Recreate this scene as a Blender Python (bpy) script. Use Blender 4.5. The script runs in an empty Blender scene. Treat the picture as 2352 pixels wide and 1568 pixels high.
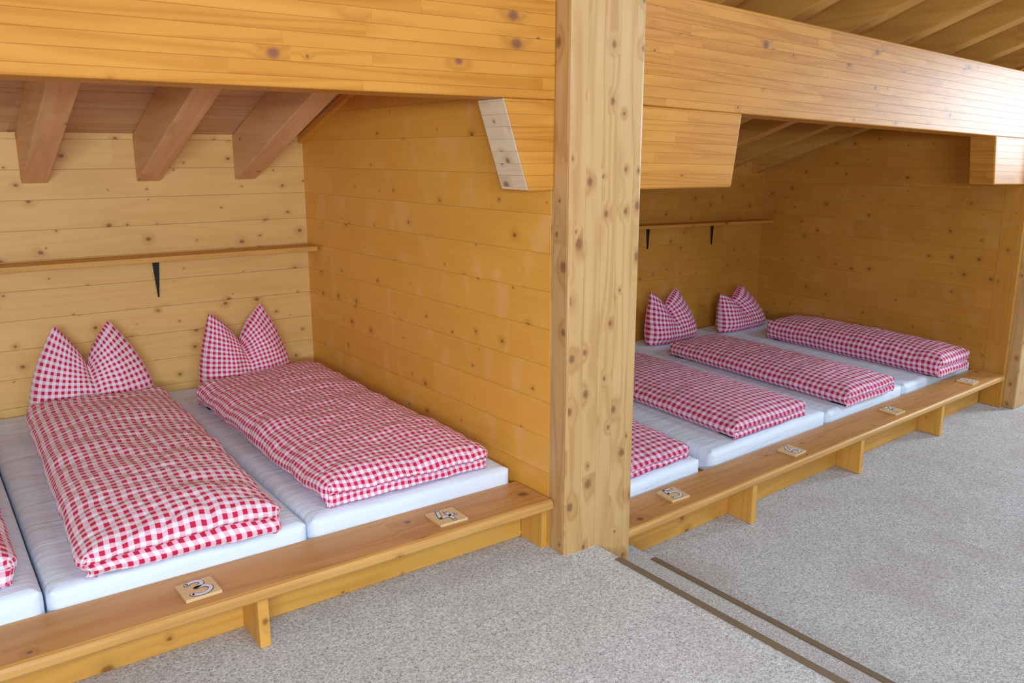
import bpy, bmesh, math, random
from mathutils import Vector, Matrix, noise

SC = bpy.context.scene
COL = SC.collection
rnd = random.Random(7)

# ------------------------------------------------------------------ helpers
def lin(r, g, b):
    def f(c):
        c /= 255.0
        return c / 12.92 if c <= 0.04045 else ((c + 0.055) / 1.055) ** 2.4
    return (f(r), f(g), f(b), 1.0)

TH = math.radians(3.63)                 # the right hand bay stands at a slight angle to the left one
CT, ST = math.cos(TH), math.sin(TH)
SK = 0.14
def RB(p):
    """bay coordinates (along the bench, into the bay, up) -> world"""
    a, b, z = p
    x = a + SK * (b - 2.42)
    return Vector((x * CT - b * ST, x * ST + b * CT, z))
def RBP(p):
    """the same, with the gentle fall of the roof timbers"""
    v = RB(p)
    v.z -= 0.0235 * (p[0] - 2.5)
    return v
ID = lambda p: Vector(p)

# ------------------------------------------------------------------ node helpers
class NT:
    def __init__(self, name):
        self.m = bpy.data.materials.new(name)
        self.m.use_nodes = True
        self.t = self.m.node_tree
        self.t.nodes.clear()
        self.out = self.t.nodes.new('ShaderNodeOutputMaterial')
        self.b = self.t.nodes.new('ShaderNodeBsdfPrincipled')
        self.t.links.new(self.b.outputs[0], self.out.inputs[0])
    def link(self, a, b): self.t.links.new(a, b)
    def n(self, ty, **kw):
        nd = self.t.nodes.new(ty)
        for k, v in kw.items(): setattr(nd, k, v)
        return nd
    def put(self, sock, v):
        if isinstance(v, bpy.types.NodeSocket): self.link(v, sock)
        else: sock.default_value = v
    def math(self, op, a, b=0.0, c=0.0, clamp=False):
        nd = self.n('ShaderNodeMath', operation=op); nd.use_clamp = clamp
        self.put(nd.inputs[0], a); self.put(nd.inputs[1], b); self.put(nd.inputs[2], c)
        return nd.outputs[0]
    def mix(self, f, a, b, blend='MIX'):
        nd = self.n('ShaderNodeMix', data_type='RGBA', blend_type=blend)
        self.put(nd.inputs[0], f); self.put(nd.inputs[6], a); self.put(nd.inputs[7], b)
        return nd.outputs[2]
    def mapr(self, v, a, b, c=0.0, d=1.0, smooth=False):
        nd = self.n('ShaderNodeMapRange')
        if smooth: nd.interpolation_type = 'SMOOTHSTEP'
        self.put(nd.inputs[0], v)
        for i, q in enumerate((a, b, c, d)): self.put(nd.inputs[i + 1], q)
        return nd.outputs[0]
    def comb(self, x, y, z=0.0):
        nd = self.n('ShaderNodeCombineXYZ')
        self.put(nd.inputs[0], x); self.put(nd.inputs[1], y); self.put(nd.inputs[2], z)
        return nd.outputs[0]
    def white(self, vec):
        nd = self.n('ShaderNodeTexWhiteNoise', noise_dimensions='3D')
        self.link(vec, nd.inputs[0])
        return nd.outputs[0], nd.outputs[1]
    def noise(self, vec, scale, detail=2.0, rough=0.5, dist=0.0):
        nd = self.n('ShaderNodeTexNoise')
        self.link(vec, nd.inputs['Vector'])
        nd.inputs['Scale'].default_value = scale
        nd.inputs['Detail'].default_value = detail
        nd.inputs['Roughness'].default_value = rough
        nd.inputs['Distortion'].default_value = dist
        return nd.outputs[0]
    def uv(self):
        nd = self.n('ShaderNodeUVMap'); nd.uv_map = 'UVMap'
        s = self.n('ShaderNodeSeparateXYZ'); self.link(nd.outputs[0], s.inputs[0])
        return s.outputs[0], s.outputs[1]
    def bump(self, h, strength, dist):
        nd = self.n('ShaderNodeBump'); nd.inputs['Strength'].default_value = strength
        nd.inputs['Distance'].default_value = dist
        self.link(h, nd.inputs['Height']); self.link(nd.outputs[0], self.b.inputs['Normal'])

def warm(c):
    return (min(1.0, c[0] * 1.06), c[1], c[2] * 0.74, 1.0)

def wood(name, light, dark, pw=0.145, blen=1.6, vary=0.35, seam=0.55, seamw=0.0022, knots=1.0, knot_r=0.011,
         kscale=(2.6, 6.9), grain=0.35, rough=0.38, coat=0.0, voff=0.0, flame=0.0, knotcol=(122, 70, 26), butt=0.35, spec=0.3):
    k = NT(name)
    light, dark = warm(light), warm(dark)
    k.b.inputs['Specular IOR Level'].default_value = spec
    u, v = k.uv()
    vs = k.math('DIVIDE', k.math('SUBTRACT', v, voff), pw)
    row = k.math('FLOOR', vs)
    fr = k.math('FRACT', vs)
    r1, _ = k.white(k.comb(row, 3.7))
    us = k.math('DIVIDE', k.math('ADD', u, k.math('MULTIPLY', r1, 9.0)), blen)
    cell = k.math('FLOOR', us)
    fu = k.math('FRACT', us)
    r2, rc = k.white(k.comb(row, cell, 1.3))
    # knots
    kv = k.comb(k.math('MULTIPLY', k.math('ADD', u, k.math('MULTIPLY', r1, 5.0)), kscale[0]), k.math('MULTIPLY', v, kscale[1]), k.math('MULTIPLY', row, 0.37))
    vo = k.n('ShaderNodeTexVoronoi', voronoi_dimensions='2D', feature='F1')
    k.link(kv, vo.inputs['Vector']); vo.inputs['Scale'].default_value = 1.0
    # distance in metres from the knot centre
    sp = k.n('ShaderNodeSeparateXYZ'); k.link(kv, sp.inputs[0])
    pp = k.n('ShaderNodeSeparateXYZ'); k.link(vo.outputs['Position'], pp.inputs[0])
    dx = k.math('DIVIDE', k.math('SUBTRACT', sp.outputs[0], pp.outputs[0]), kscale[0])
    dy = k.math('DIVIDE', k.math('SUBTRACT', sp.outputs[1], pp.outputs[1]), kscale[1])
    kd = k.math('SQRT', k.math('ADD', k.math('MULTIPLY', k.math('MULTIPLY', dx, dx), 0.62), k.math('MULTIPLY', dy, dy)))
    kd = k.math('ADD', kd, k.math('MULTIPLY', k.math('SUBTRACT', k.noise(k.comb(u, v), 70.0, 1.0), 0.5), 0.006))
    sc = k.n('ShaderNodeSeparateColor'); k.link(vo.outputs['Color'], sc.inputs[0])
    size = k.math('MULTIPLY', k.math('ADD', k.math('POWER', sc.outputs[0], 2.0), 0.28), knot_r * 1.15)
    has = k.math('LESS_THAN', sc.outputs[1], 0.62 * knots)
    kn = k.math('MULTIPLY', k.mapr(k.math('DIVIDE', kd, size), 0.35, 1.15, 1.0, 0.0, True), has)
    halo = k.math('MULTIPLY', k.mapr(k.math('DIVIDE', kd, size), 0.8, 3.6, 1.0, 0.0, True), has)
    # growth rings seen along the board: a stretched noise, contoured
    gv = k.comb(k.math('ADD', k.math('MULTIPLY', u, 0.55), k.math('MULTIPLY', r2, 40.0)),
                k.math('ADD', k.math('MULTIPLY', v, 7.0), k.math('MULTIPLY', r2, 17.0)), row)
    g0 = k.noise(gv, 1.0, 2.0, 0.45)
    g0 = k.math('ADD', g0, k.math('MULTIPLY', halo, 0.10))
    ph = k.math('ADD', k.math('MULTIPLY', g0, 46.0), k.math('MULTIPLY', vs, k.math('MULTIPLY', r2, 9.0)))
    ring = k.math('POWER', k.math('ADD', k.math('MULTIPLY', k.math('SINE', ph), 0.5), 0.5), 2.2)
    fine = k.noise(k.comb(k.math('MULTIPLY', u, 5.0), k.math('MULTIPLY', v, 260.0), r2), 1.0, 2.0, 0.6)
    big = k.noise(k.comb(k.math('MULTIPLY', u, 3.0), k.math('MULTIPLY', v, 9.0), r2), 1.0, 1.0)
    t = k.math('ADD', k.math('MULTIPLY', ring, grain), k.math('MULTIPLY', k.math('SUBTRACT', fine, 0.5), grain * 0.9))
    t = k.math('ADD', t, k.math('MULTIPLY', k.math('SUBTRACT', r2, 0.5), vary))
    t = k.math('ADD', t, k.math('MULTIPLY', k.math('SUBTRACT', big, 0.5), 0.35))
    t = k.math('ADD', t, 0.30, clamp=True)
    col = k.mix(t, light, dark)
    if flame > 0:   # pale figured patches between resawn boards
        fl = k.noise(k.comb(k.math('ADD', k.math('MULTIPLY', u, 8.0), k.math('MULTIPLY', r1, 9.0)), k.math('MULTIPLY', v, 3.5), row), 1.0, 0.5, 0.5, 0.4)
        col = k.mix(k.math('MULTIPLY', k.mapr(fl, 0.56, 0.74, 0.0, 1.0, True), flame), col, k.mix(0.35, light, (1, 0.9, 0.7, 1)))
    col = k.mix(k.math('MULTIPLY', halo, 0.28), col, lin(160, 98, 44))
    col = k.mix(k.math('MULTIPLY', kn, 0.75), col, lin(*knotcol))
    # seams
    e = k.math('MULTIPLY', k.math('MINIMUM', fr, k.math('SUBTRACT', 1.0, fr)), pw)
    sm = k.mapr(e, seamw * 0.4, seamw, 1.0, 0.0, True)
    eu = k.math('MULTIPLY', k.math('MINIMUM', fu, k.math('SUBTRACT', 1.0, fu)), blen)
    bm_ = k.math('MULTIPLY', k.mapr(eu, 0.0006, 0.0018, 1.0, 0.0, True), butt)
    sm2 = k.math('MAXIMUM', sm, bm_)
    col = k.mix(k.math('MULTIPLY', sm2, seam), col, lin(112, 64, 18))
    k.link(col, k.b.inputs['Base Color'])
    k.put(k.b.inputs['Roughness'], k.mapr(fine, 0.0, 1.0, rough - 0.05, rough + 0.08))
    k.b.inputs['Coat Weight'].default_value = coat
    k.b.inputs['Coat Roughness'].default_value = 0.21
    h = k.math('SUBTRACT', k.math('MULTIPLY', fine, 0.15), k.math('MULTIPLY', sm, 1.0))
    k.bump(h, 0.35, 0.0015)
    return k.m

def gingham(name, period=0.036, white=(236, 236, 246), red=(200, 18, 64), pink=(236, 154, 186), bump=0.5):
    k = NT(name)
    u, v = k.uv()
    wob = k.math('MULTIPLY', k.math('SUBTRACT', k.noise(k.comb(u, v), 6.0, 1.0), 0.5), 0.010)
    wob2 = k.math('MULTIPLY', k.math('SUBTRACT', k.noise(k.comb(v, u, 4.0), 6.0, 1.0), 0.5), 0.010)
    def stripe(c, w):
        f = k.math('FRACT', k.math('DIVIDE', k.math('ADD', c, w), period))
        d = k.math('ABSOLUTE', k.math('SUBTRACT', f, 0.5))
        return k.mapr(d, 0.235, 0.265, 1.0, 0.0)
    a, b = stripe(u, wob), stripe(v, wob2)
    col = k.mix(k.math('MAXIMUM', a, b), lin(*white), lin(*pink))
    col = k.mix(k.math('MULTIPLY', a, b), col, lin(*red))
    k.link(col, k.b.inputs['Base Color'])
    k.b.inputs['Roughness'].default_value = 0.85
    k.b.inputs['Sheen Weight'].default_value = 0.08
    cr = k.noise(k.comb(u, v), 16.0, 3.0, 0.55, 0.6)
    sk = k.math('ADD', k.math('SINE', k.math('MULTIPLY', u, 2 * math.pi / (period / 2))), k.math('SINE', k.math('MULTIPLY', v, 2 * math.pi / (period / 2))))
    k.bump(k.math('ADD', cr, k.math('MULTIPLY', sk, 0.03)), bump, 0.012)
    return k.m

def sheet_mat():
    k = NT('white_sheet')
    u, v = k.uv()
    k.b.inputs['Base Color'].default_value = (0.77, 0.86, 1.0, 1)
    k.b.inputs['Roughness'].default_value = 0.8
    w = k.noise(k.comb(k.math('MULTIPLY', u, 1.0), k.math('MULTIPLY', v, 5.0)), 2.2, 3.0, 0.5, 1.2)
    k.bump(w, 0.35, 0.02)
    return k.m

def carpet():
    k = NT('speckled_carpet')
    tc = k.n('ShaderNodeTexCoord')
    p = tc.outputs['Object']
    a = k.noise(p, 210.0, 2.0, 0.7)
    b = k.noise(p, 95.0, 2.0, 0.6)
    c = k.noise(p, 1.7, 2.0, 0.5)
    d = k.noise(p, 7.0, 2.0, 0.6)
    f = k.math('ADD', k.math('MULTIPLY', a, 0.6), k.math('MULTIPLY', b, 0.4))
    rp = k.n('ShaderNodeValToRGB')
    k.link(f, rp.inputs[0])
    e = rp.color_ramp.elements
    e[0].position = 0.34; e[0].color = lin(128, 125, 123)
    e[1].position = 0.66; e[1].color = lin(238, 236, 234)
    m = rp.color_ramp.elements.new(0.47); m.color = lin(188, 186, 185)
    m = rp.color_ramp.elements.new(0.56); m.color = lin(210, 208, 206)
    col = k.mix(k.mapr(c, 0.52, 0.66, 0.0, 0.22, True), rp.outputs[0], lin(176, 150, 144))
    col = k.mix(k.mapr(d, 0.35, 0.65, 0.0, 0.10, True), col, lin(130, 128, 124))
    k.link(col, k.b.inputs['Base Color'])
    k.b.inputs['Roughness'].default_value = 0.95
    k.b.inputs['Specular IOR Level'].default_value = 0.15
    k.bump(f, 0.5, 0.006)
    return k.m

def plain(name, col, rough=0.5, metallic=0.0):
    k = NT(name)
    tc = k.n('ShaderNodeTexCoord')
    n = k.noise(tc.outputs['Object'], 40.0, 2.0)
    c2 = tuple(x * 0.82 for x in col[:3]) + (1,)
    k.link(k.mix(n, col, c2), k.b.inputs['Base Color'])
    k.b.inputs['Roughness'].default_value = rough
    k.b.inputs['Metallic'].default_value = metallic
    return k.m

M = {}
M['back'] = wood('spruce_back_wall', lin(232, 196, 144), lin(210, 166, 106), pw=0.1449, blen=2.4, vary=0.25, voff=0.022, knots=1.1, knot_r=0.0095, kscale=(6.0, 6.9), grain=0.20, seam=0.5, seamw=0.0020, butt=0.1)
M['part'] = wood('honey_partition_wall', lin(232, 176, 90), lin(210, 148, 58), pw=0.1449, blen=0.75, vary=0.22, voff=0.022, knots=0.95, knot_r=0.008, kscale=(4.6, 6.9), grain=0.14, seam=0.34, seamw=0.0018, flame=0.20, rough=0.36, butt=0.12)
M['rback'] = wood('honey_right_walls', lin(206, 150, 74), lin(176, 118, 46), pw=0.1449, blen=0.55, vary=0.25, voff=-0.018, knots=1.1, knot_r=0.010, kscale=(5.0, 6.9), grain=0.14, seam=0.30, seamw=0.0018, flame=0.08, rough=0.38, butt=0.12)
M['beam'] = wood('glulam_beam', lin(204, 144, 72), lin(174, 110, 42), pw=0.042, blen=1.1, vary=0.42, seam=0.42, seamw=0.0014, knots=0.55, knot_r=0.016, kscale=(3.0, 11.0), grain=0.36, rough=0.42, coat=0.038, spec=0.12, knotcol=(112, 70, 60))
M['post'] = wood('pale_glulam_post', lin(206, 172, 134), lin(176, 132, 88), pw=0.078, blen=3.0, vary=0.28, seam=0.22, seamw=0.0018, knots=1.25, knot_r=0.018, kscale=(5.0, 12.8), grain=0.40, rough=0.36, coat=0.15, knotcol=(120, 76, 48), butt=0.1)
M['raft'] = wood('rough_rafter', lin(226, 184, 150), lin(200, 150, 114), pw=0.4, blen=4.0, vary=0.25, seam=0.0, knots=0.35, knot_r=0.02, kscale=(1.6, 5.0), grain=0.30, rough=0.6, butt=0.0)
M['roof'] = wood('roof_boards', lin(216, 184, 160), lin(186, 148, 122), pw=0.19, blen=3.0, vary=0.5, seam=0.55, knots=0.5, knot_r=0.02, kscale=(1.8, 5.2), grain=0.36, rough=0.6, butt=0.1)
M['raft2'] = wood('yellowed_rafter', lin(208, 160, 92), lin(178, 126, 62), pw=0.4, blen=4.0, vary=0.25, seam=0.0, knots=0.35, knot_r=0.02, kscale=(1.6, 5.0), grain=0.30, rough=0.6, butt=0.0)
M['bench'] = wood('worn_bench_board', lin(204, 156, 106), lin(172, 120, 72), pw=0.6, blen=5.0, vary=0.3, seam=0.0, knots=0.9, knot_r=0.016, kscale=(2.6, 8.0), grain=0.34, rough=0.42, coat=0.1, butt=0.0, knotcol=(84, 54, 32))
M['nose'] = wood('bare_worn_nose', lin(208, 162, 106), lin(182, 130, 74), pw=0.6, blen=5.0, vary=0.2, seam=0.0, knots=0.5, knot_r=0.012, grain=0.4, rough=0.4, coat=0.15, butt=0.0)
M['base'] = wood('bench_base_panel', lin(224, 174, 100), lin(196, 138, 64), pw=0.5, blen=4.0, vary=0.25, seam=0.0, knots=0.8, knot_r=0.012, kscale=(3.0, 9.0), grain=0.30, rough=0.42, butt=0.0)
M['shelf'] = wood('shelf_batten', lin(218, 172, 108), lin(188, 138, 76), pw=0.5, blen=4.0, vary=0.2, seam=0.0, knots=0.6, knot_r=0.01, grain=0.3, rough=0.5, butt=0.0)
M['endgrain'] = wood('pale_end_grain', lin(226, 210, 200), lin(204, 184, 172), pw=0.042, blen=0.3, vary=0.3, seam=0.35, seamw=0.0012, knots=0.8, knot_r=0.014, kscale=(14.0, 8.0), grain=0.25, rough=0.6, butt=0.0, knotcol=(128, 84, 62))  # much paler than the beam's long faces
M['plate'] = wood('birch_plate', lin(220, 194, 164), lin(198, 168, 138), pw=0.3, blen=2.0, vary=0.2, seam=0.0, knots=0.0, grain=0.3, rough=0.55, butt=0.0)
M['gingham'] = gingham('red_white_gingham_large', 0.0335, pink=(243, 184, 204), bump=0.35)
M['gingham2'] = gingham('red_white_gingham_small', 0.0288, pink=(238, 160, 188), bump=0.35)
M['gingham3'] = gingham('shaded_red_white_gingham', 0.0415, white=(226, 216, 230), red=(176, 14, 58), pink=(226, 142, 172), bump=0.25)
M['sheet'] = sheet_mat()
M['carpet'] = carpet()
M['strip'] = plain('brown_nosing', lin(122, 104, 82), 0.7)
M['black'] = plain('black_iron', lin(28, 26, 25), 0.45, 0.3)
M['ink'] = plain('dark_ink', lin(52, 44, 50), 0.6)
M['paint'] = plain('white_paint', lin(232, 226, 232), 0.55)

# ------------------------------------------------------------------ object helpers
def link_obj(name, me, parent=None, origin=None):
    if origin is None:
        xs = [v.co.x for v in me.vertices]; ys = [v.co.y for v in me.vertices]; zs = [v.co.z for v in me.vertices]
        origin = Vector(((min(xs) + max(xs)) / 2, (min(ys) + max(ys)) / 2, min(zs)))
    me.transform(Matrix.Translation(-origin))
    o = bpy.data.objects.new(name, me)
    COL.objects.link(o)
    if parent:
        o.parent = parent
        o.location = origin - parent.location
    else:
        o.location = origin
    return o

def tag(o, label=None, cat=None, group=None, kind=None):
    if label: o['label'] = label
    if cat: o['category'] = cat
    if group: o['group'] = group
    if kind: o['kind'] = kind
    return o

def thing(name, loc, label, cat, group=None):
    o = bpy.data.objects.new(name, None)
    o.empty_display_size = 0.1
    COL.objects.link(o)
    o.location = loc
    return tag(o, label, cat, group)

AX = {'x': 0, 'y': 1, 'z': 2}
def finish(bm, mats, grain, fmap, uoff, endmat=None):
    """UVs in metres along the grain, then the bay mapping"""
    bm.normal_update()
    uvl = bm.loops.layers.uv.new('UVMap')
    g = AX[grain]
    for f in bm.faces:
        n = f.normal
        if abs(n[g]) > 0.75:
            oth = [i for i in range(3) if i != g]
            ui, vi = oth
            if endmat is not None: f.material_index = endmat
        else:
            oth = [i for i in range(3) if i != g]
            ui = g
            vi = oth[0] if abs(n[oth[0]]) < abs(n[oth[1]]) else oth[1]
        for l in f.loops:
            l[uvl].uv = (l.vert.co[ui] + uoff, l.vert.co[vi])
    for v in bm.verts: v.co = fmap(v.co)
    me = bpy.data.meshes.new('mesh')
    bm.to_mesh(me); bm.free()
    for m in mats: me.materials.append(m)
    return me

def prism(name, prof, axis, lo, hi, mat, grain, parent=None, fmap=ID, bev=0.004, seg=2, uoff=None, endmat=None):
    """2D profile (in the two other axes, in order) pushed along one axis"""
    bm = bmesh.new()
    A = AX[axis]; oth = [i for i in range(3) if i != A]
    rings = []
    for t in (lo, hi):
        r = []
        for p in prof:
            c = [0, 0, 0]; c[A] = t; c[oth[0]] = p[0]; c[oth[1]] = p[1]
            r.append(bm.verts.new(c))
        rings.append(r)
    n = len(prof)
    for i in range(n):
        j = (i + 1) % n
        bm.faces.new((rings[0][i], rings[0][j], rings[1][j], rings[1][i]))
    bm.faces.new(rings[0]); bm.faces.new(rings[1])
    bmesh.ops.recalc_face_normals(bm, faces=bm.faces[:])
    if bev > 0:
        bmesh.ops.bevel(bm, geom=bm.edges[:], offset=bev, segments=seg, affect='EDGES', profile=0.5, clamp_overlap=True)
    me = finish(bm, [mat] + ([M['endgrain']] if endmat else []), grain, fmap, rnd.uniform(0, 9) if uoff is None else uoff, 1 if endmat else None)
    return link_obj(name, me, parent)

def box(name, a, b, mat, grain, **kw):
    return prism(name, [(a[1], a[2]), (b[1], a[2]), (b[1], b[2]), (a[1], b[2])], 'x', a[0], b[0], mat, grain, **kw)

def structure(o): return tag(o, kind='structure')

# ------------------------------------------------------------------ dimensions (metres)
XW = 1.93            # face of the partition wall
YB = 4.68            # back wall of the left bay
D = 0.2945           # the right floor lies two steps lower
ROOF = 0.338
def zroof(y): return 1.645 + ROOF * (YB - y)
YR = 4.62            # back wall of the right bay (bay coordinates)
def zroofR(b): return 1.70 + 0.331 * (YR - b)      # before the fall along the bay

# ------------------------------------------------------------------ floors and step
SEAMX = 3.99      # seam between two widths of carpet
structure(box('floor', (-3.2, -1.6, -0.06), (2.125, 2.60, 0.0), M['carpet'], 'x', bev=0.006))
structure(box('floor_tread', (2.125, -1.6, -0.21), (2.448, 2.53, -D / 2), M['carpet'], 'x', bev=0.006))
structure(box('floor_lower', (2.448, -1.6, -D - 0.06), (SEAMX, 5.6, -D), M['carpet'], 'x', bev=0.003))
structure(box('floor_lower_right', (SEAMX, -1.6, -D - 0.06), (10.0, 5.6, -D - 0.001), M['carpet'], 'x', bev=0.003))
structure(box('trim_1', (2.094, -1.6, -0.004), (2.1255, 2.19, 0.0045), M['strip'], 'y', bev=0.002))
structure(box('trim_2', (2.418, -1.6, -D / 2 - 0.004), (2.4485, 2.31, -D / 2 + 0.0045), M['strip'], 'y', bev=0.002))

# ------------------------------------------------------------------ walls
PARTMAP = lambda p: Vector((p[0] + 0.0098 * (YB - p[1]), p[1], p[2]))
structure(prism('wall_back', [(-3.2, -0.02), (2.03, -0.02), (2.03, 1.70), (-3.2, 1.70)], 'y', YB, YB + 0.06, M['back'], 'x', bev=0.0, uoff=0.3))
structure(prism('trim_5', [(2.432, 0.0), (2.606, 0.0), (2.606, 1.731), (2.432, 1.731)], 'x', XW, XW + 0.0016, M['part'], 'y', fmap=PARTMAP, bev=0.0, uoff=1.2))
structure(prism('wall_partition', [(2.606, 0.0), (YB, 0.0), (YB, zroof(YB) + 0.05), (2.606, zroof(2.606) + 0.05)], 'x', XW, XW + 0.03, M['part'], 'y', fmap=PARTMAP, bev=0.0, uoff=1.2))
structure(prism('trim_3', [(YB - 0.01, zroof(YB) - 0.045), (YB - 0.01, zroof(YB) - 0.002), (2.60, zroof(2.60) - 0.002), (2.60, zroof(2.60) - 0.045)], 'x', XW - 0.03, XW, M['part'], 'y', fmap=PARTMAP, bev=0.003))
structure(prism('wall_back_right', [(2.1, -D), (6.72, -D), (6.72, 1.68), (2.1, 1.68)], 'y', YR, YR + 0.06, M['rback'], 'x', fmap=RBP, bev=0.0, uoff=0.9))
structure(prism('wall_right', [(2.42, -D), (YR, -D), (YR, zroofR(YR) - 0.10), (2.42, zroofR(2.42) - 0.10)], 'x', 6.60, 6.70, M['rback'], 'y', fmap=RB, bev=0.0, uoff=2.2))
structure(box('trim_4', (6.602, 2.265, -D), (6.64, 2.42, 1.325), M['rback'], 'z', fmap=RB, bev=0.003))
structure(box('wall_gable', (9.72, -1.6, -D), (9.80, 5.6, 3.2), M['back'], 'y', bev=0.0))
# roof boards
structure(prism('ceiling', [(YB + 0.1, zroof(YB + 0.1)), (YB + 0.1, zroof(YB + 0.1) + 0.03), (0.2, zroof(0.2) + 0.03), (0.2, zroof(0.2))], 'x', -3.2, 2.32, M['roof'], 'x', bev=0.0))
structure(prism('ceiling_right', [(YR + 0.1, zroofR(YR + 0.1)), (YR + 0.1, zroofR(YR + 0.1) + 0.03), (0.2, zroofR(0.2) + 0.03), (0.2, zroofR(0.2))], 'x', 2.45, 10.0, M['raft2'], 'x', fmap=RBP, bev=0.0))

# ------------------------------------------------------------------ timbers
def rafter(x0, x1, zb, sl, yb, y1, depth, fmap, label, group, mat):
    z0 = zb; z1 = zb + sl * (yb - y1)
    o = prism('rafter', [(yb, z0), (yb, z0 + depth), (y1, z1 + depth), (y1, z1)], 'x', x0, x1, mat, 'y', fmap=fmap, bev=0.006)
    return tag(o, label, 'rafter', group)
LR = [('sloping brown rafter at the far left of the left bay roof', 0.505, 0.62), ('sloping brown rafter in the middle of the three over the left bay', 1.024, 1.141), ('sloping brown rafter over the left bay nearest the partition wall', 1.53, 1.644)]
for lab, x0, x1 in LR:
    rafter(x0, x1, 1.405, 0.352, YB, 0.4, 0.235, ID, lab, 'rafters over the left bay', M['raft'])
RR = ['pale rafter above the long right beam, nearest the post', 'pale rafter above the right beam, second from the post', 'pale rafter above the right beam, third from the post',
      'pale rafter above the right beam, fourth from the post', 'pale rafter above the right beam, fifth from the post', 'pale rafter above the right beam, sixth from the post', 'rafter lying against the right side wall of the right bay']
for i, lab in enumerate(RR):
    e = 3.27 + 0.54 * i
    rafter(e - 0.105, e, 1.455, 0.331, YR, 0.4, 0.235, RBP, lab, 'rafters over the right bay', M['raft2'])

t = box('timber_post', (1.954, 2.328, -D / 2), (2.312, 2.60, 2.34), M['post'], 'z', bev=0.016, seg=3, uoff=0.4)
tag(t, 'big pale square timber post between the two sleeping bays', 'post')
t = box('timber_post', (6.643, 2.18, -D), (6.95, 2.415, 2.12), M['post'], 'z', fmap=RB, bev=0.008, uoff=2.0)
tag(t, 'timber post at the right end of the right bench, cut by the frame', 'post')

t = box('timber_beam', (-3.2, 2.413, 1.733), (1.953, 2.585, 2.15), M['beam'], 'x', bev=0.006, uoff=0.0)
tag(t, 'honey coloured laminated beam across the top of the left bay', 'beam')
t = prism('timber_beam', [(2.265, 1.731), (2.435, 1.731), (2.435, 2.157), (2.265, 2.157)], 'x', 2.483, 6.640, M['beam'], 'x', fmap=RBP, bev=0.006, uoff=4.0)
tag(t, 'long laminated beam over the right bay with a pale window glare', 'beam')

def corbel(prof, y0, y1, fmap, label, uoff, em=True):
    o = prism('corbel', prof, 'y', y0, y1, M['beam'], 'x', fmap=fmap, bev=0.010, seg=3, uoff=uoff, endmat=em)
    return tag(o, label, 'corbel', 'corbels under the beams')
corbel([(1.727, 1.733), (1.835, 1.414), (1.953, 1.414), (1.953, 1.733)], 2.413, 2.585, ID, 'corbel with a pale slanting end grain face, left of the big post', 0.2)
corbel([(2.483, 1.730), (2.483, 1.408), (3.163, 1.416), (3.214, 1.734)], 2.265, 2.435, RBP, 'wide honey coloured corbel under the beam, right of the big post', 5.0)
corbel([(5.935, 1.737), (6.0, 1.424), (6.640, 1.424), (6.640, 1.737)], 2.265, 2.435, RBP, 'corbel with a brown end at the far right of the right beam', 6.1, False)

# ------------------------------------------------------------------ wall shelves
def shelf(x0, x1, y0, y1, z0, z1, brks, zbot, fmap, label, mat):
    base = fmap(((x0 + x1) / 2, y1, z0))
    t = thing('wall_shelf', base, label, 'shelf', 'narrow shelves above the beds')
    prism('shelf_board', [(y0, z0), (y1, z0), (y1, z1), (y0, z1)], 'x', x0, x1, mat, 'x', parent=t, fmap=fmap, bev=0.003)
    for bx in brks:
        yb = y1 - 0.001
        o = prism('shelf_bracket', [(bx - 0.018, z0), (bx + 0.018, z0), (bx + 0.003, zbot), (bx - 0.003, zbot)], 'y', yb - 0.012, yb, M['black'], 'z', parent=t, fmap=fmap, bev=0.001)
        o['label'] = 'black iron bracket'
    return t
shelf(-1.2, 1.915, 4.498, 4.679, 1.005, 1.032, (1.077, -0.2), 0.80, ID, 'narrow wooden shelf on the back wall of the left bay', M['shelf'])
shelf(2.3, 6.55, 4.44, 4.619, 1.012, 1.037, (4.985, 5.838), 0.83, RBP, 'narrow wooden shelf on the back wall of the right bay', M['rback'])

# ------------------------------------------------------------------ benches
def bench(x0, x1, zf, h0, h1, yn, yk, ybase, yf, brks, fmap, label, end):
    """board with a rounded nose over a set back panel and short brackets"""
    t = thing('bed_bench', fmap(((x0 + x1) / 2, ybase, zf)), label, 'bench', 'benches along the bed fronts')
    z0, z1 = zf + h0, zf + h1
    nose = [(yk, z0), (yk, z1), (yn + 0.016, z1), (yn + 0.006, z1 - 0.004), (yn, z1 - 0.014), (yn, z0 + 0.008), (yn + 0.006, z0)]
    o = prism('seat_board', nose, 'x', x0, x1, M['bench'], 'x', parent=t, fmap=fmap, bev=0.002)
    o.data.materials.append(M['nose'])
    for f in o.data.polygons:
        if f.normal.y < -0.35 or (f.normal.z > 0.3 and f.normal.y < -0.15): f.material_index = 1
    prism('base_panel', [(ybase, zf), (ybase + 0.028, zf), (ybase + 0.028, z0), (ybase, z0)], 'x', x0, x1 if not end else end - 0.026, M['base'], 'x', parent=t, fmap=fmap, bev=0.002)
    if end:
        prism('end_panel', [(yf + 0.02, zf), (ybase, zf), (ybase, z0), (yf + 0.02, z0)], 'x', end - 0.026, end, M['base'], 'z', parent=t, fmap=fmap, bev=0.002)
    for bx in brks:
        prism('bracket', [(yf, zf), (ybase, zf), (ybase, z0), (yf, z0)], 'x', bx - 0.018, bx + 0.018, M['base'], 'z', parent=t, fmap=fmap, bev=0.003)
    return t
bench(-3.2, 1.944, 0.0, 0.176, 0.217, 2.388, 2.635, 2.574, 2.413, (0.782,-0.5), ID, 'worn wooden bench board along the left bay with plates 3 and 4', 1.948)
bench(2.487, 6.58, -D, 0.2145, 0.2545, 2.246, 2.485, 2.42, 2.260, (3.498, 4.568, 5.618), RB, 'long worn wooden bench along the right bay with plates 5 to 8', 0)

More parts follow.
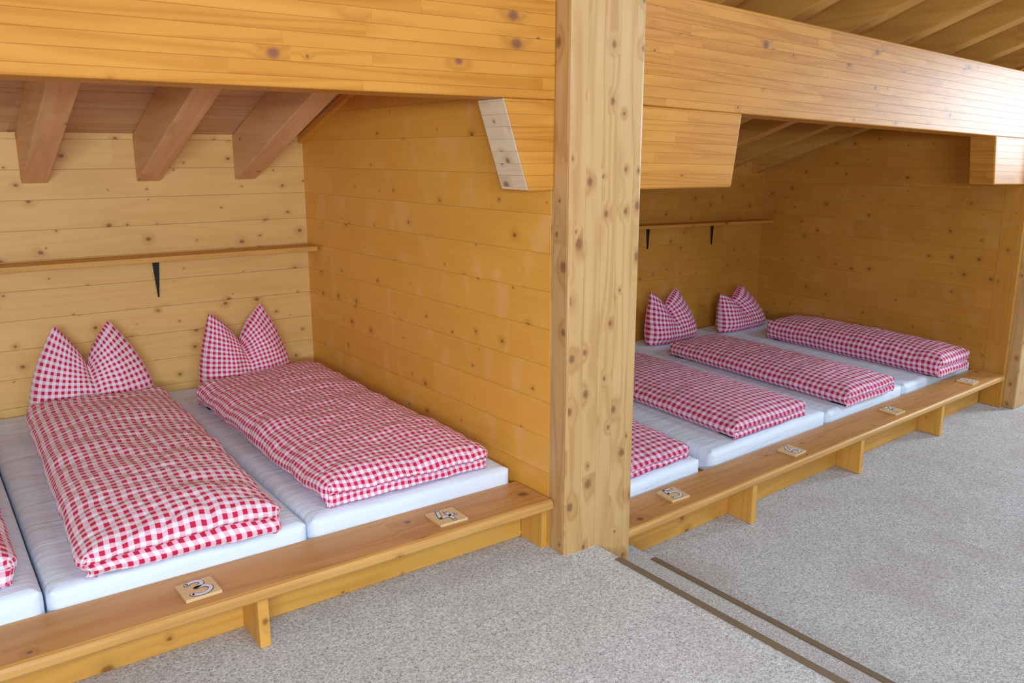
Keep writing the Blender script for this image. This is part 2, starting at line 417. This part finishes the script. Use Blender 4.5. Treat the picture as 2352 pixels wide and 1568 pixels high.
# ------------------------------------------------------------------ number plates
DIG = {
 3: [[(-.26, .36), (-.10, .46), (.10, .44), (.18, .30), (.10, .14), (-.06, .04)], [(-.06, .04), (.14, .06), (.30, -.06), (.30, -.24), (.12, -.40), (-.10, -.42), (-.28, -.32)]],
 4: [[(-.12, .46), (-.24, .10), (-.28, -.10)], [(-.28, -.10), (.00, -.06), (.32, -.04)], [(.10, .26), (.10, -.04), (.08, -.42)]],
 5: [[(.26, .42), (-.18, .42)], [(-.18, .42), (-.22, .08)], [(-.22, .08), (.04, .12), (.26, .00), (.28, -.22), (.08, -.40), (-.16, -.40), (-.28, -.28)]],
 6: [[(.20, .44), (-.04, .34), (-.22, .10), (-.26, -.16), (-.14, -.36), (.08, -.42), (.26, -.28), (.24, -.06), (.06, .04), (-.12, -.02), (-.24, -.16)]],
 7: [[(-.28, .42), (.28, .42)], [(.28, .42), (.08, .06), (-.06, -.42)], [(-.12, .02), (.22, .06)]],
 8: [[(.00, .02), (-.20, .14), (-.20, .32), (.00, .44), (.20, .32), (.20, .14), (.00, .02), (-.24, -.14), (-.24, -.32), (.00, -.44), (.24, -.32), (.24, -.14), (.00, .02)]],
}
def smooth_line(pts, n=5):
    if len(pts) < 3: return pts
    out = []
    P = [pts[0]] + pts + [pts[-1]]
    for i in range(1, len(P) - 2):
        p0, p1, p2, p3 = P[i - 1], P[i], P[i + 1], P[i + 2]
        for k in range(n):
            t = k / n
            out.append(tuple(0.5 * ((2 * p1[j]) + (-p0[j] + p2[j]) * t + (2 * p0[j] - 5 * p1[j] + 4 * p2[j] - p3[j]) * t * t + (-p0[j] + 3 * p1[j] - 3 * p2[j] + p3[j]) * t ** 3) for j in (0, 1)))
    out.append(pts[-1])
    return out
def ribbon(bm, pts, w, z0, z1, mi):
    """a flat painted stroke with round ends, as a thin solid"""
    N = len(pts)
    L, R = [], []
    for i, p in enumerate(pts):
        a = Vector(pts[max(i - 1, 0)]); b = Vector(pts[min(i + 1, N - 1)])
        d = (b - a).normalized() if (b - a).length > 1e-9 else Vector((1, 0))
        n = Vector((-d.y, d.x)) * w / 2
        L.append(Vector(p) + n); R.append(Vector(p) - n)
    for i in range(N - 1):
        q = [L[i], L[i + 1], R[i + 1], R[i]]
        top = [bm.verts.new((c.x, c.y, z1)) for c in q]; bot = [bm.verts.new((c.x, c.y, z0)) for c in q]
        f = bm.faces.new(top); f.material_index = mi
        for k in range(4):
            f = bm.faces.new((top[k], bot[k], bot[(k + 1) % 4], top[(k + 1) % 4])); f.material_index = mi
    for c in (pts[0], pts[-1]):
        ring = [(c[0] + math.cos(a) * w / 2, c[1] + math.sin(a) * w / 2) for a in [k * math.pi / 5 for k in range(10)]]
        top = [bm.verts.new((x, y, z1)) for x, y in ring]; bot = [bm.verts.new((x, y, z0)) for x, y in ring]
        f = bm.faces.new(top); f.material_index = mi
        for k in range(10):
            f = bm.faces.new((bot[k], bot[(k + 1) % 10], top[(k + 1) % 10], top[k])); f.material_index = mi
def plate(num, cx, cy, z, fmap, rot, size, where):
    t = thing('number_plate', fmap((cx, cy, z)), 'small pale wooden plate numbered %d %s' % (num, where), 'number plate', 'number plates on the benches')
    R = Matrix.Rotation(rot, 2)
    def pm(p):
        q = R @ Vector((p[0], p[1]))
        return fmap((cx + q.x, cy + q.y, z + p[2]))
    h = size / 2
    prism('board', [(-h, 0.0), (h, 0.0), (h, 0.011), (-h, 0.011)], 'y', -h, h, M['plate'], 'x', parent=t, fmap=pm, bev=0.0012)
    bm = bmesh.new()
    s = size * 0.92
    for k, (w, z0, z1, mi) in enumerate(((0.0172, 0.0105, 0.0118, 0), (0.0122, 0.0112, 0.0126, 1))):
        for line in DIG[num]:
            ribbon(bm, [(x * s, y * s) for x, y in smooth_line(line)], w, z0, z1, mi)
    for v in bm.verts: v.co = pm(v.co)
    bmesh.ops.recalc_face_normals(bm, faces=bm.faces[:])
    me = bpy.data.meshes.new('numeral'); bm.to_mesh(me); bm.free()
    me.materials.append(M['ink']); me.materials.append(M['paint'])
    o = link_obj('numeral', me, t)
    o['label'] = 'white numeral %d with a dark outline' % num
plate(3, 0.612, 2.497, 0.217, ID, 0.03, 0.110, 'on the left bench')
plate(4, 1.517, 2.495, 0.217, ID, -0.02, 0.116, 'on the left bench near the post')
ZP = -D + 0.2545
plate(5, 2.975, 2.375, ZP, RB, -0.06, 0.118, 'on the right bench near the post')
plate(6, 3.945, 2.350, ZP, RB, 0.06, 0.118, 'on the right bench, one past plate 5')
plate(7, 5.075, 2.352, ZP, RB, -0.03, 0.118, 'on the right bench between plates 6 and 8')
plate(8, 6.165, 2.345, ZP, RB, 0.05, 0.118, 'at the dark far end of the right bench')

# ------------------------------------------------------------------ bedding
def profile(half, prof, n_flat, step):
    """signed (arc length, out, z) samples across a slab from one tucked edge to the other"""
    side = [(half + o, z) for o, z in prof]        # from the end of the flat top outwards and down
    pts = [(side[0][0] * i / n_flat, side[0][1]) for i in range(n_flat)] + side
    arc = [0.0]
    for i in range(1, len(pts)):
        arc.append(arc[-1] + math.hypot(pts[i][0] - pts[i - 1][0], pts[i][1] - pts[i - 1][1]))
    res = [(arc[i], pts[i][0], pts[i][1]) for i in range(len(pts))]
    return [(-a, -o, z) for a, o, z in reversed(res[1:])] + res
def dens(ctrl, n=4):
    return smooth_line(ctrl, n)
def slab(W, L, H, ctrl, nx, ny, disp, rc, seed, crown=0.0, back=0.0, ctrlx=None):
    PX = profile(W / 2, dens(ctrlx or ctrl, 4), nx, 0); PY = profile(L / 2, dens(ctrl, 4), ny, 0)
    bm = bmesh.new()
    uvl = bm.loops.layers.uv.new('UVMap')
    grid = []
    for (ua, ox, zx) in PX:
        col = []
        for (va, oy, zy) in PY:
            z = min(zx, zy)
            x, y = ox, oy
            ax, ay = abs(x) - (W / 2 - rc), abs(y) - (L / 2 - rc)
            if ax > 0 and ay > 0:
                d = math.hypot(ax, ay)
                if d > rc:
                    x = math.copysign(W / 2 - rc + ax * rc / d, x); y = math.copysign(L / 2 - rc + ay * rc / d, y)
            f = max(0.0, 1 - (2 * x / W) ** 2) * max(0.0, 1 - (2 * y / L) ** 4)
            zz = z * (1 + crown * f) * (1 + back * (y / L + 0.5))
            p = Vector((x, y, zz))
            if z <= 0.001:      # tucked under: stays inside the outline
                p.x = max(-W / 2 + 0.035, min(W / 2 - 0.035, p.x)); p.y = max(-L / 2 + 0.035, min(L / 2 - 0.035, p.y))
            else:
                p += disp(p, z / H, seed)
            col.append((bm.verts.new(p), (ua, va)))
        grid.append(col)
    for i in range(len(PX) - 1):
        for j in range(len(PY) - 1):
            q = [grid[i][j], grid[i + 1][j], grid[i + 1][j + 1], grid[i][j + 1]]
            f = bm.faces.new([a[0] for a in q]); f.smooth = True
            for l, a in zip(f.loops, q): l[uvl].uv = a[1]
    bmesh.ops.recalc_face_normals(bm, faces=bm.faces[:])
    return bm
def duvet_disp(p, hz, seed):
    s = Vector((seed * 3.1, seed * 1.7, seed))
    q = Vector((p.x, p.y, 0))
    low = noise.noise(q * 2.6 + s) * 0.024 + noise.noise(Vector((p.x * 4.0 + p.y * 2.0, p.y * 8.0, 0)) + s * 2) * 0.013
    fold = abs(noise.noise(Vector((p.x * 4 + p.y * 4, (p.y - p.x * 0.45) * 11.0, 0)) + s * 3))
    fold = (0.22 - min(fold, 0.22)) / 0.22 * 0.009
    fold2 = abs(noise.noise(Vector(((p.x + p.y * 0.3) * 9.0, p.y * 3.5, 4)) + s * 5))
    fold += (0.16 - min(fold2, 0.16)) / 0.16 * 0.005
    w = max(0.0, min(1.0, (hz - 0.15) / 0.6))
    e = 1.0 - w
    per = p.x + p.y
    out = Vector((noise.noise(Vector((p.y * 6, hz * 2.2, 1)) + s) * 0.022 + noise.noise(Vector((p.y * 19, hz * 3, 7)) + s) * 0.008,
                  noise.noise(Vector((p.x * 7, hz * 2.4, 5)) + s) * 0.024 + noise.noise(Vector((p.x * 21, hz * 3, 9)) + s) * 0.009, 0))
    mid = noise.noise(Vector((per * 5, 3, 3)) + s) * 0.018 * (1 - abs(2 * min(1, max(0, hz)) - 1))
    return Vector((0, 0, (low - fold) * w + mid)) + out * (0.25 + 0.75 * e)
def duvet(W, L, H, loc, rot, seed, fmap, label, mat, calm=0.8, crown=0.25, back=0.0, skew=0.0, trap=0.0):
    ctrl = [(-0.13, H), (-0.085, H * 0.985), (-0.045, H * 0.93), (-0.015, H * 0.82), (0.0, H * 0.66), (-0.002, H * 0.54), (-0.016, H * 0.45), (-0.030, H * 0.40), (-0.016, H * 0.33), (-0.006, H * 0.20), (-0.012, H * 0.04), (-0.05, 0.0), (-0.15, 0.0)]
    ctrlx = [(-0.20, H), (-0.13, H * 0.98), (-0.07, H * 0.92), (-0.028, H * 0.80), (-0.004, H * 0.62), (0.0, H * 0.44), (-0.010, H * 0.26), (-0.022, H * 0.12), (-0.045, 0.002), (-0.09, 0.0), (-0.16, 0.0)]
    bm = slab(W, L, H, ctrl, 22, 48, lambda p, hz, sd: duvet_disp(p, hz, sd) * calm, 0.07, seed, crown, back, ctrlx)
    c, s = math.cos(rot), math.sin(rot)
    for v in bm.verts:
        x, y = v.co.x, v.co.y
        x += skew * y
        y += trap * x * max(0.0, y / L + 0.5)
        v.co = fmap((loc[0] + x * c - y * s, loc[1] + x * s + y * c, max(loc[2] + v.co.z, loc[2] + 0.0005)))
    me = bpy.data.meshes.new('duvet'); bm.to_mesh(me); bm.free()
    me.materials.append(mat)
    o = link_obj('duvet', me)
    m = o.modifiers.new('sub', 'SUBSURF'); m.levels = 1; m.render_levels = 1
    return tag(o, label, 'duvet', 'folded gingham duvets')
def mat_disp(p, hz, seed):
    s = Vector((seed * 2.3, seed * 5.1, seed))
    w = max(0.0, min(1.0, hz))
    return Vector((0, 0, -(abs(noise.noise(Vector((p.x * 2, p.y * 3, 0)) + s)) * 0.008 + abs(noise.noise(Vector((p.x * 5, p.y * 22, 0)) + s)) * 0.003) * w))
def mattress(x0, x1, y0, y1, z0, z1, fmap, seed, label):
    H = z1 - z0; W = x1 - x0; L = y1 - y0
    ctrl = [(-0.045, H), (-0.026, H * 0.985), (-0.008, H * 0.90), (0.0, H * 0.72), (0.0, H * 0.35), (-0.004, 0.0), (-0.10, 0.0)]
    bm = slab(W, L, H, ctrl, 14, 30, mat_disp, 0.035, seed)
    for v in bm.verts: v.co = fmap(((x0 + x1) / 2 + v.co.x, (y0 + y1) / 2 + v.co.y, z0 + v.co.z))
    me = bpy.data.meshes.new('mattress'); bm.to_mesh(me); bm.free()
    me.materials.append(M['sheet'])
    return tag(link_obj('mattress', me), label, 'mattress', 'mattresses under white sheets')

structure(box('floor_bed_platform', (-3.2, 2.64, 0.0), (1.925, YB, 0.165), M['base'], 'x', bev=0.0))
structure(box('floor_bed_platform_right', (2.45, 2.50, -D), (6.59, YR, -D + 0.20), M['base'], 'x', fmap=RB, bev=0.0))
ZL0, ZL1 = 0.166, 0.283
mattress(-0.62, 0.208, 2.638, 4.665, ZL0, ZL1 + 0.012, ID, 2, 'white sheeted mattress cut by the left edge, left of bed 3')
mattress(0.216, 1.036, 2.638, 4.665, ZL0, ZL1, ID, 3, 'white sheeted mattress of bed 3 in the left bay')
mattress(1.044, 1.922, 2.638, 4.665, ZL0, ZL1 + 0.004, ID, 4, 'white sheeted mattress of bed 4 beside the partition wall')
ZR0, ZR1 = -D + 0.201, 0.022
mattress(2.50, 3.335, 2.505, 4.60, ZR0, ZR1, RB, 5, 'white sheeted mattress of bed 5, just right of the big post')
mattress(3.42, 4.535, 2.505, 4.60, ZR0, ZR1 + 0.012, RB, 6, 'white sheeted mattress of bed 6 in the right bay')
mattress(4.56, 5.505, 2.505, 4.60, ZR0, ZR1, RB, 7, 'white sheeted mattress of bed 7 in the right bay')
mattress(5.53, 6.575, 2.505, 4.60, ZR0, ZR1 - 0.006, RB, 8, 'white sheeted mattress of bed 8 beside the right wall')

duvet(0.62, 1.76, 0.115, (-0.15, 3.57, ZL1 + 0.012), 0.0, 2, ID, 'red gingham duvet cut off by the left edge of the picture', M['gingham'])
duvet(0.64, 1.77, 0.125, (0.655, 3.495, ZL1 + 0.001), -0.035, 3, ID, 'red gingham duvet with a curled front corner on bed 3', M['gingham'])
duvet(0.74, 1.70, 0.110, (1.484, 3.52, ZL1 + 0.005), 0.0, 4, ID, 'red gingham duvet on bed 4 beside the partition wall', M['gingham2'], back=0.15, trap=0.20)
duvet(0.68, 1.70, 0.085, (2.965, 3.38, ZR1 + 0.001), 0.0, 5, RB, 'red gingham duvet on bed 5, half hidden by the big post', M['gingham3'], calm=0.45, back=0.2)
duvet(0.73, 1.52, 0.100, (4.00, 3.28, ZR1 + 0.013), 0.0, 6, RB, 'red gingham duvet lying between plates 5 and 7 on bed 6', M['gingham3'], calm=0.35, crown=0.35)
duvet(0.63, 1.62, 0.112, (5.02, 3.27, ZR1 + 0.001), 0.0, 7, RB, 'red gingham duvet on bed 7, in front of an eared pillow', M['gingham3'], calm=0.45, crown=0.3)
duvet(0.50, 1.56, 0.165, (6.105, 3.19, ZR1 - 0.005), 0.0, 8, RB, 'thick narrow gingham duvet on bed 8 beside the right wall', M['gingham3'], calm=0.45, crown=0.2)

def pillow(cx, cy, z, W, HP, T, fmap, rot, seed, label, mat, tips=(-0.45, 0.35), dip=0.5, lean=0.13, hl=1.0, hr=1.0):
    bm = bmesh.new(); uvl = bm.loops.layers.uv.new('UVMap')
    NX, NY = 40, 28
    s0 = Vector((seed * 4.7, seed, 2.0))
    def pos(i, j, side):
        s = -0.5 + i / NX; t = j / NY
        a = abs(2 * s)
        tip = tips[0] if s < 0 else tips[1]
        hh = hl if s < 0 else hr
        ta = t ** 1.8
        # towards the top the corners come together and the middle is chopped down
        x = s * W * (1 - ta * (1 - abs(tip)))
        x += W * 0.5 * (tips[0] + tips[1]) * 0.5 * ta * (1 - a)
        zz = HP * (t - dip * (1 - a ** 0.62) * t ** 1.9) * (1 + (hh - 1) * a)
        # belly of each ear
        th = T * math.sqrt(max(0.0, 1 - a ** 3.2)) * (1 - t ** 2.4) ** 0.55
        ear = math.exp(-((a - 0.52) / 0.34) ** 2)
        th *= 0.62 + 0.45 * ear * t + 0.38 * (1 - t)
        th *= 1 - 0.72 * math.exp(-(s / 0.045) ** 2) * max(0.0, min(1.0, (t - 0.42) / 0.3))
        th *= min(1.0, 0.55 + t * 3.0)
        wr = noise.noise(Vector((s * 7, t * 5, side)) + s0) * 0.012 + abs(noise.noise(Vector((math.atan2(s, t - 0.45) * 3.0, 0.3, side)) + s0)) * 0.010 * (1 - a)
        yy = side * (th * 0.5 + wr * min(1.0, th / 0.03))
        return Vector((x, yy + lean * zz, zz)), (s * W * 1.15 + (0.018 if side > 0 else 0), t * HP * 1.02)
    F = {}
    for side in (-1, 1):
        for i in range(NX + 1):
            for j in range(NY + 1):
                rim = i in (0, NX) or j in (0, NY)
                if side == 1 and rim and not j == 0:
                    F[(1, i, j)] = F[(-1, i, j)]; continue
                p, uv = pos(i, j, side)
                F[(side, i, j)] = (bm.verts.new(p), uv)
        for i in range(NX):
            for j in range(NY):
                q = [F[(side, i, j)], F[(side, i + 1, j)], F[(side, i + 1, j + 1)], F[(side, i, j + 1)]]
                try: f = bm.faces.new([a[0] for a in q])
                except ValueError: continue
                f.smooth = True
                for l, a in zip(f.loops, q): l[uvl].uv = a[1]
    bmesh.ops.remove_doubles(bm, verts=bm.verts[:], dist=0.0005)
    bmesh.ops.holes_fill(bm, edges=[e for e in bm.edges if e.is_boundary], sides=0)
    bmesh.ops.recalc_face_normals(bm, faces=bm.faces[:])
    c, s = math.cos(rot), math.sin(rot)
    for v in bm.verts:
        x, y = v.co.x, v.co.y
        v.co = fmap((cx + x * c - y * s, cy + x * s + y * c, z + v.co.z))
    me = bpy.data.meshes.new('pillow'); bm.to_mesh(me); bm.free()
    me.materials.append(mat)
    o = link_obj('pillow', me)
    m = o.modifiers.new('sub', 'SUBSURF'); m.levels = 1; m.render_levels = 1
    return tag(o, label, 'pillow', 'gingham pillows chopped into two ears')
pillow(0.690, 4.51, ZL1 + 0.001, 0.60, 0.455, 0.25, ID, 0.0, 3, 'two eared red gingham pillow at the head of bed 3', M['gingham'], tips=(-0.46, 0.34), dip=0.52, lean=0.06)
pillow(1.465, 4.51, ZL1 + 0.005, 0.53, 0.455, 0.25, ID, 0.05, 4, 'two eared red gingham pillow at the head of bed 4 near the partition', M['gingham2'], tips=(-0.66, 0.42), dip=0.5, hl=0.95, lean=0.06)
pillow(5.085, 4.37, ZR1 + 0.001, 0.62, 0.445, 0.24, RB, 0.0, 7, 'two eared gingham pillow standing just right of the big post', M['gingham3'], tips=(-0.75, 0.25), dip=0.40)
pillow(6.0, 4.33, ZR1 - 0.005, 0.66, 0.40, 0.25, RB, 0.0, 8, 'slumped two eared gingham pillow nearest the right wall', M['gingham3'], tips=(-0.85, 0.0), dip=0.42, hl=0.86)

# ------------------------------------------------------------------ light
W = bpy.data.worlds.new('world'); SC.world = W; W.use_nodes = True
bg = W.node_tree.nodes['Background']
bg.inputs[0].default_value = (0.72, 0.85, 1.0, 1); bg.inputs[1].default_value = 0.55
def area(name, loc, target, sx, sy, power, col):
    d = bpy.data.lights.new(name, 'AREA'); d.shape = 'RECTANGLE'; d.size = sx; d.size_y = sy
    d.energy = power; d.color = col
    o = bpy.data.objects.new(name, d); COL.objects.link(o)
    o.location = loc
    o.rotation_euler = (Vector(target) - Vector(loc)).to_track_quat('-Z', 'Y').to_euler()
    return o
area('window_light_behind', (-1.3, -2.8, 1.70), (1.4, 3.0, 0.9), 2.6, 0.45, 205, (0.78, 0.90, 1.0))
area('window_light_right', (9.6, 1.28, 1.80), (4.8, 1.7, 0.6), 0.95, 1.3, 178, (0.66, 0.83, 1.0))
area('skylight', (1.7, -0.1, 2.9), (1.8, 1.7, 0.2), 1.3, 1.0, 34, (0.72, 0.86, 1.0))
area('fill_light_right', (6.0, -0.3, 2.8), (6.0, 1.8, -0.2), 1.3, 1.0, 52, (0.66, 0.83, 1.0))  # unseen fill, added to brighten the lower floor of the right bay
area('flash_light', (0.0, -0.05, 1.69), (1.6, 3.2, 1.0), 0.12, 0.08, 15, (0.90, 0.95, 1.0))

# ------------------------------------------------------------------ camera
cd = bpy.data.cameras.new('camera'); cam = bpy.data.objects.new('camera', cd); COL.objects.link(cam)
def unit(v):
    return v.normalized()
CX, CY = 1176.0, 784.0
vx, vy = (3880.0, 349.0), (-263.0, 351.0)
F = math.sqrt(-((vx[0] - CX) * (vy[0] - CX) + (vx[1] - CY) * (vy[1] - CY)))
ex = unit(Vector((vx[0] - CX, vx[1] - CY, F)))
ey = unit(Vector((vy[0] - CX, vy[1] - CY, F)))
ey = unit(ey - ex * ex.dot(ey))
ez = ex.cross(ey)
R = Matrix((ex, ey, ez))                       # image frame (right, down, forward) -> room
R = R @ Matrix(((1, 0, 0), (0, -1, 0), (0, 0, -1)))
cam.matrix_world = Matrix.Translation((0, 0, 1.55)) @ R.to_4x4()
cd.sensor_width = 36.0
cd.lens = F / 2352.0 * 36.0
cd.clip_start = 0.05
SC.camera = cam

SC.view_settings.view_transform = 'Standard'
SC.view_settings.look = 'None'
SC.view_settings.gamma = 1.0
SC.view_settings.use_curve_mapping = False
SC.view_settings.exposure = 0.0
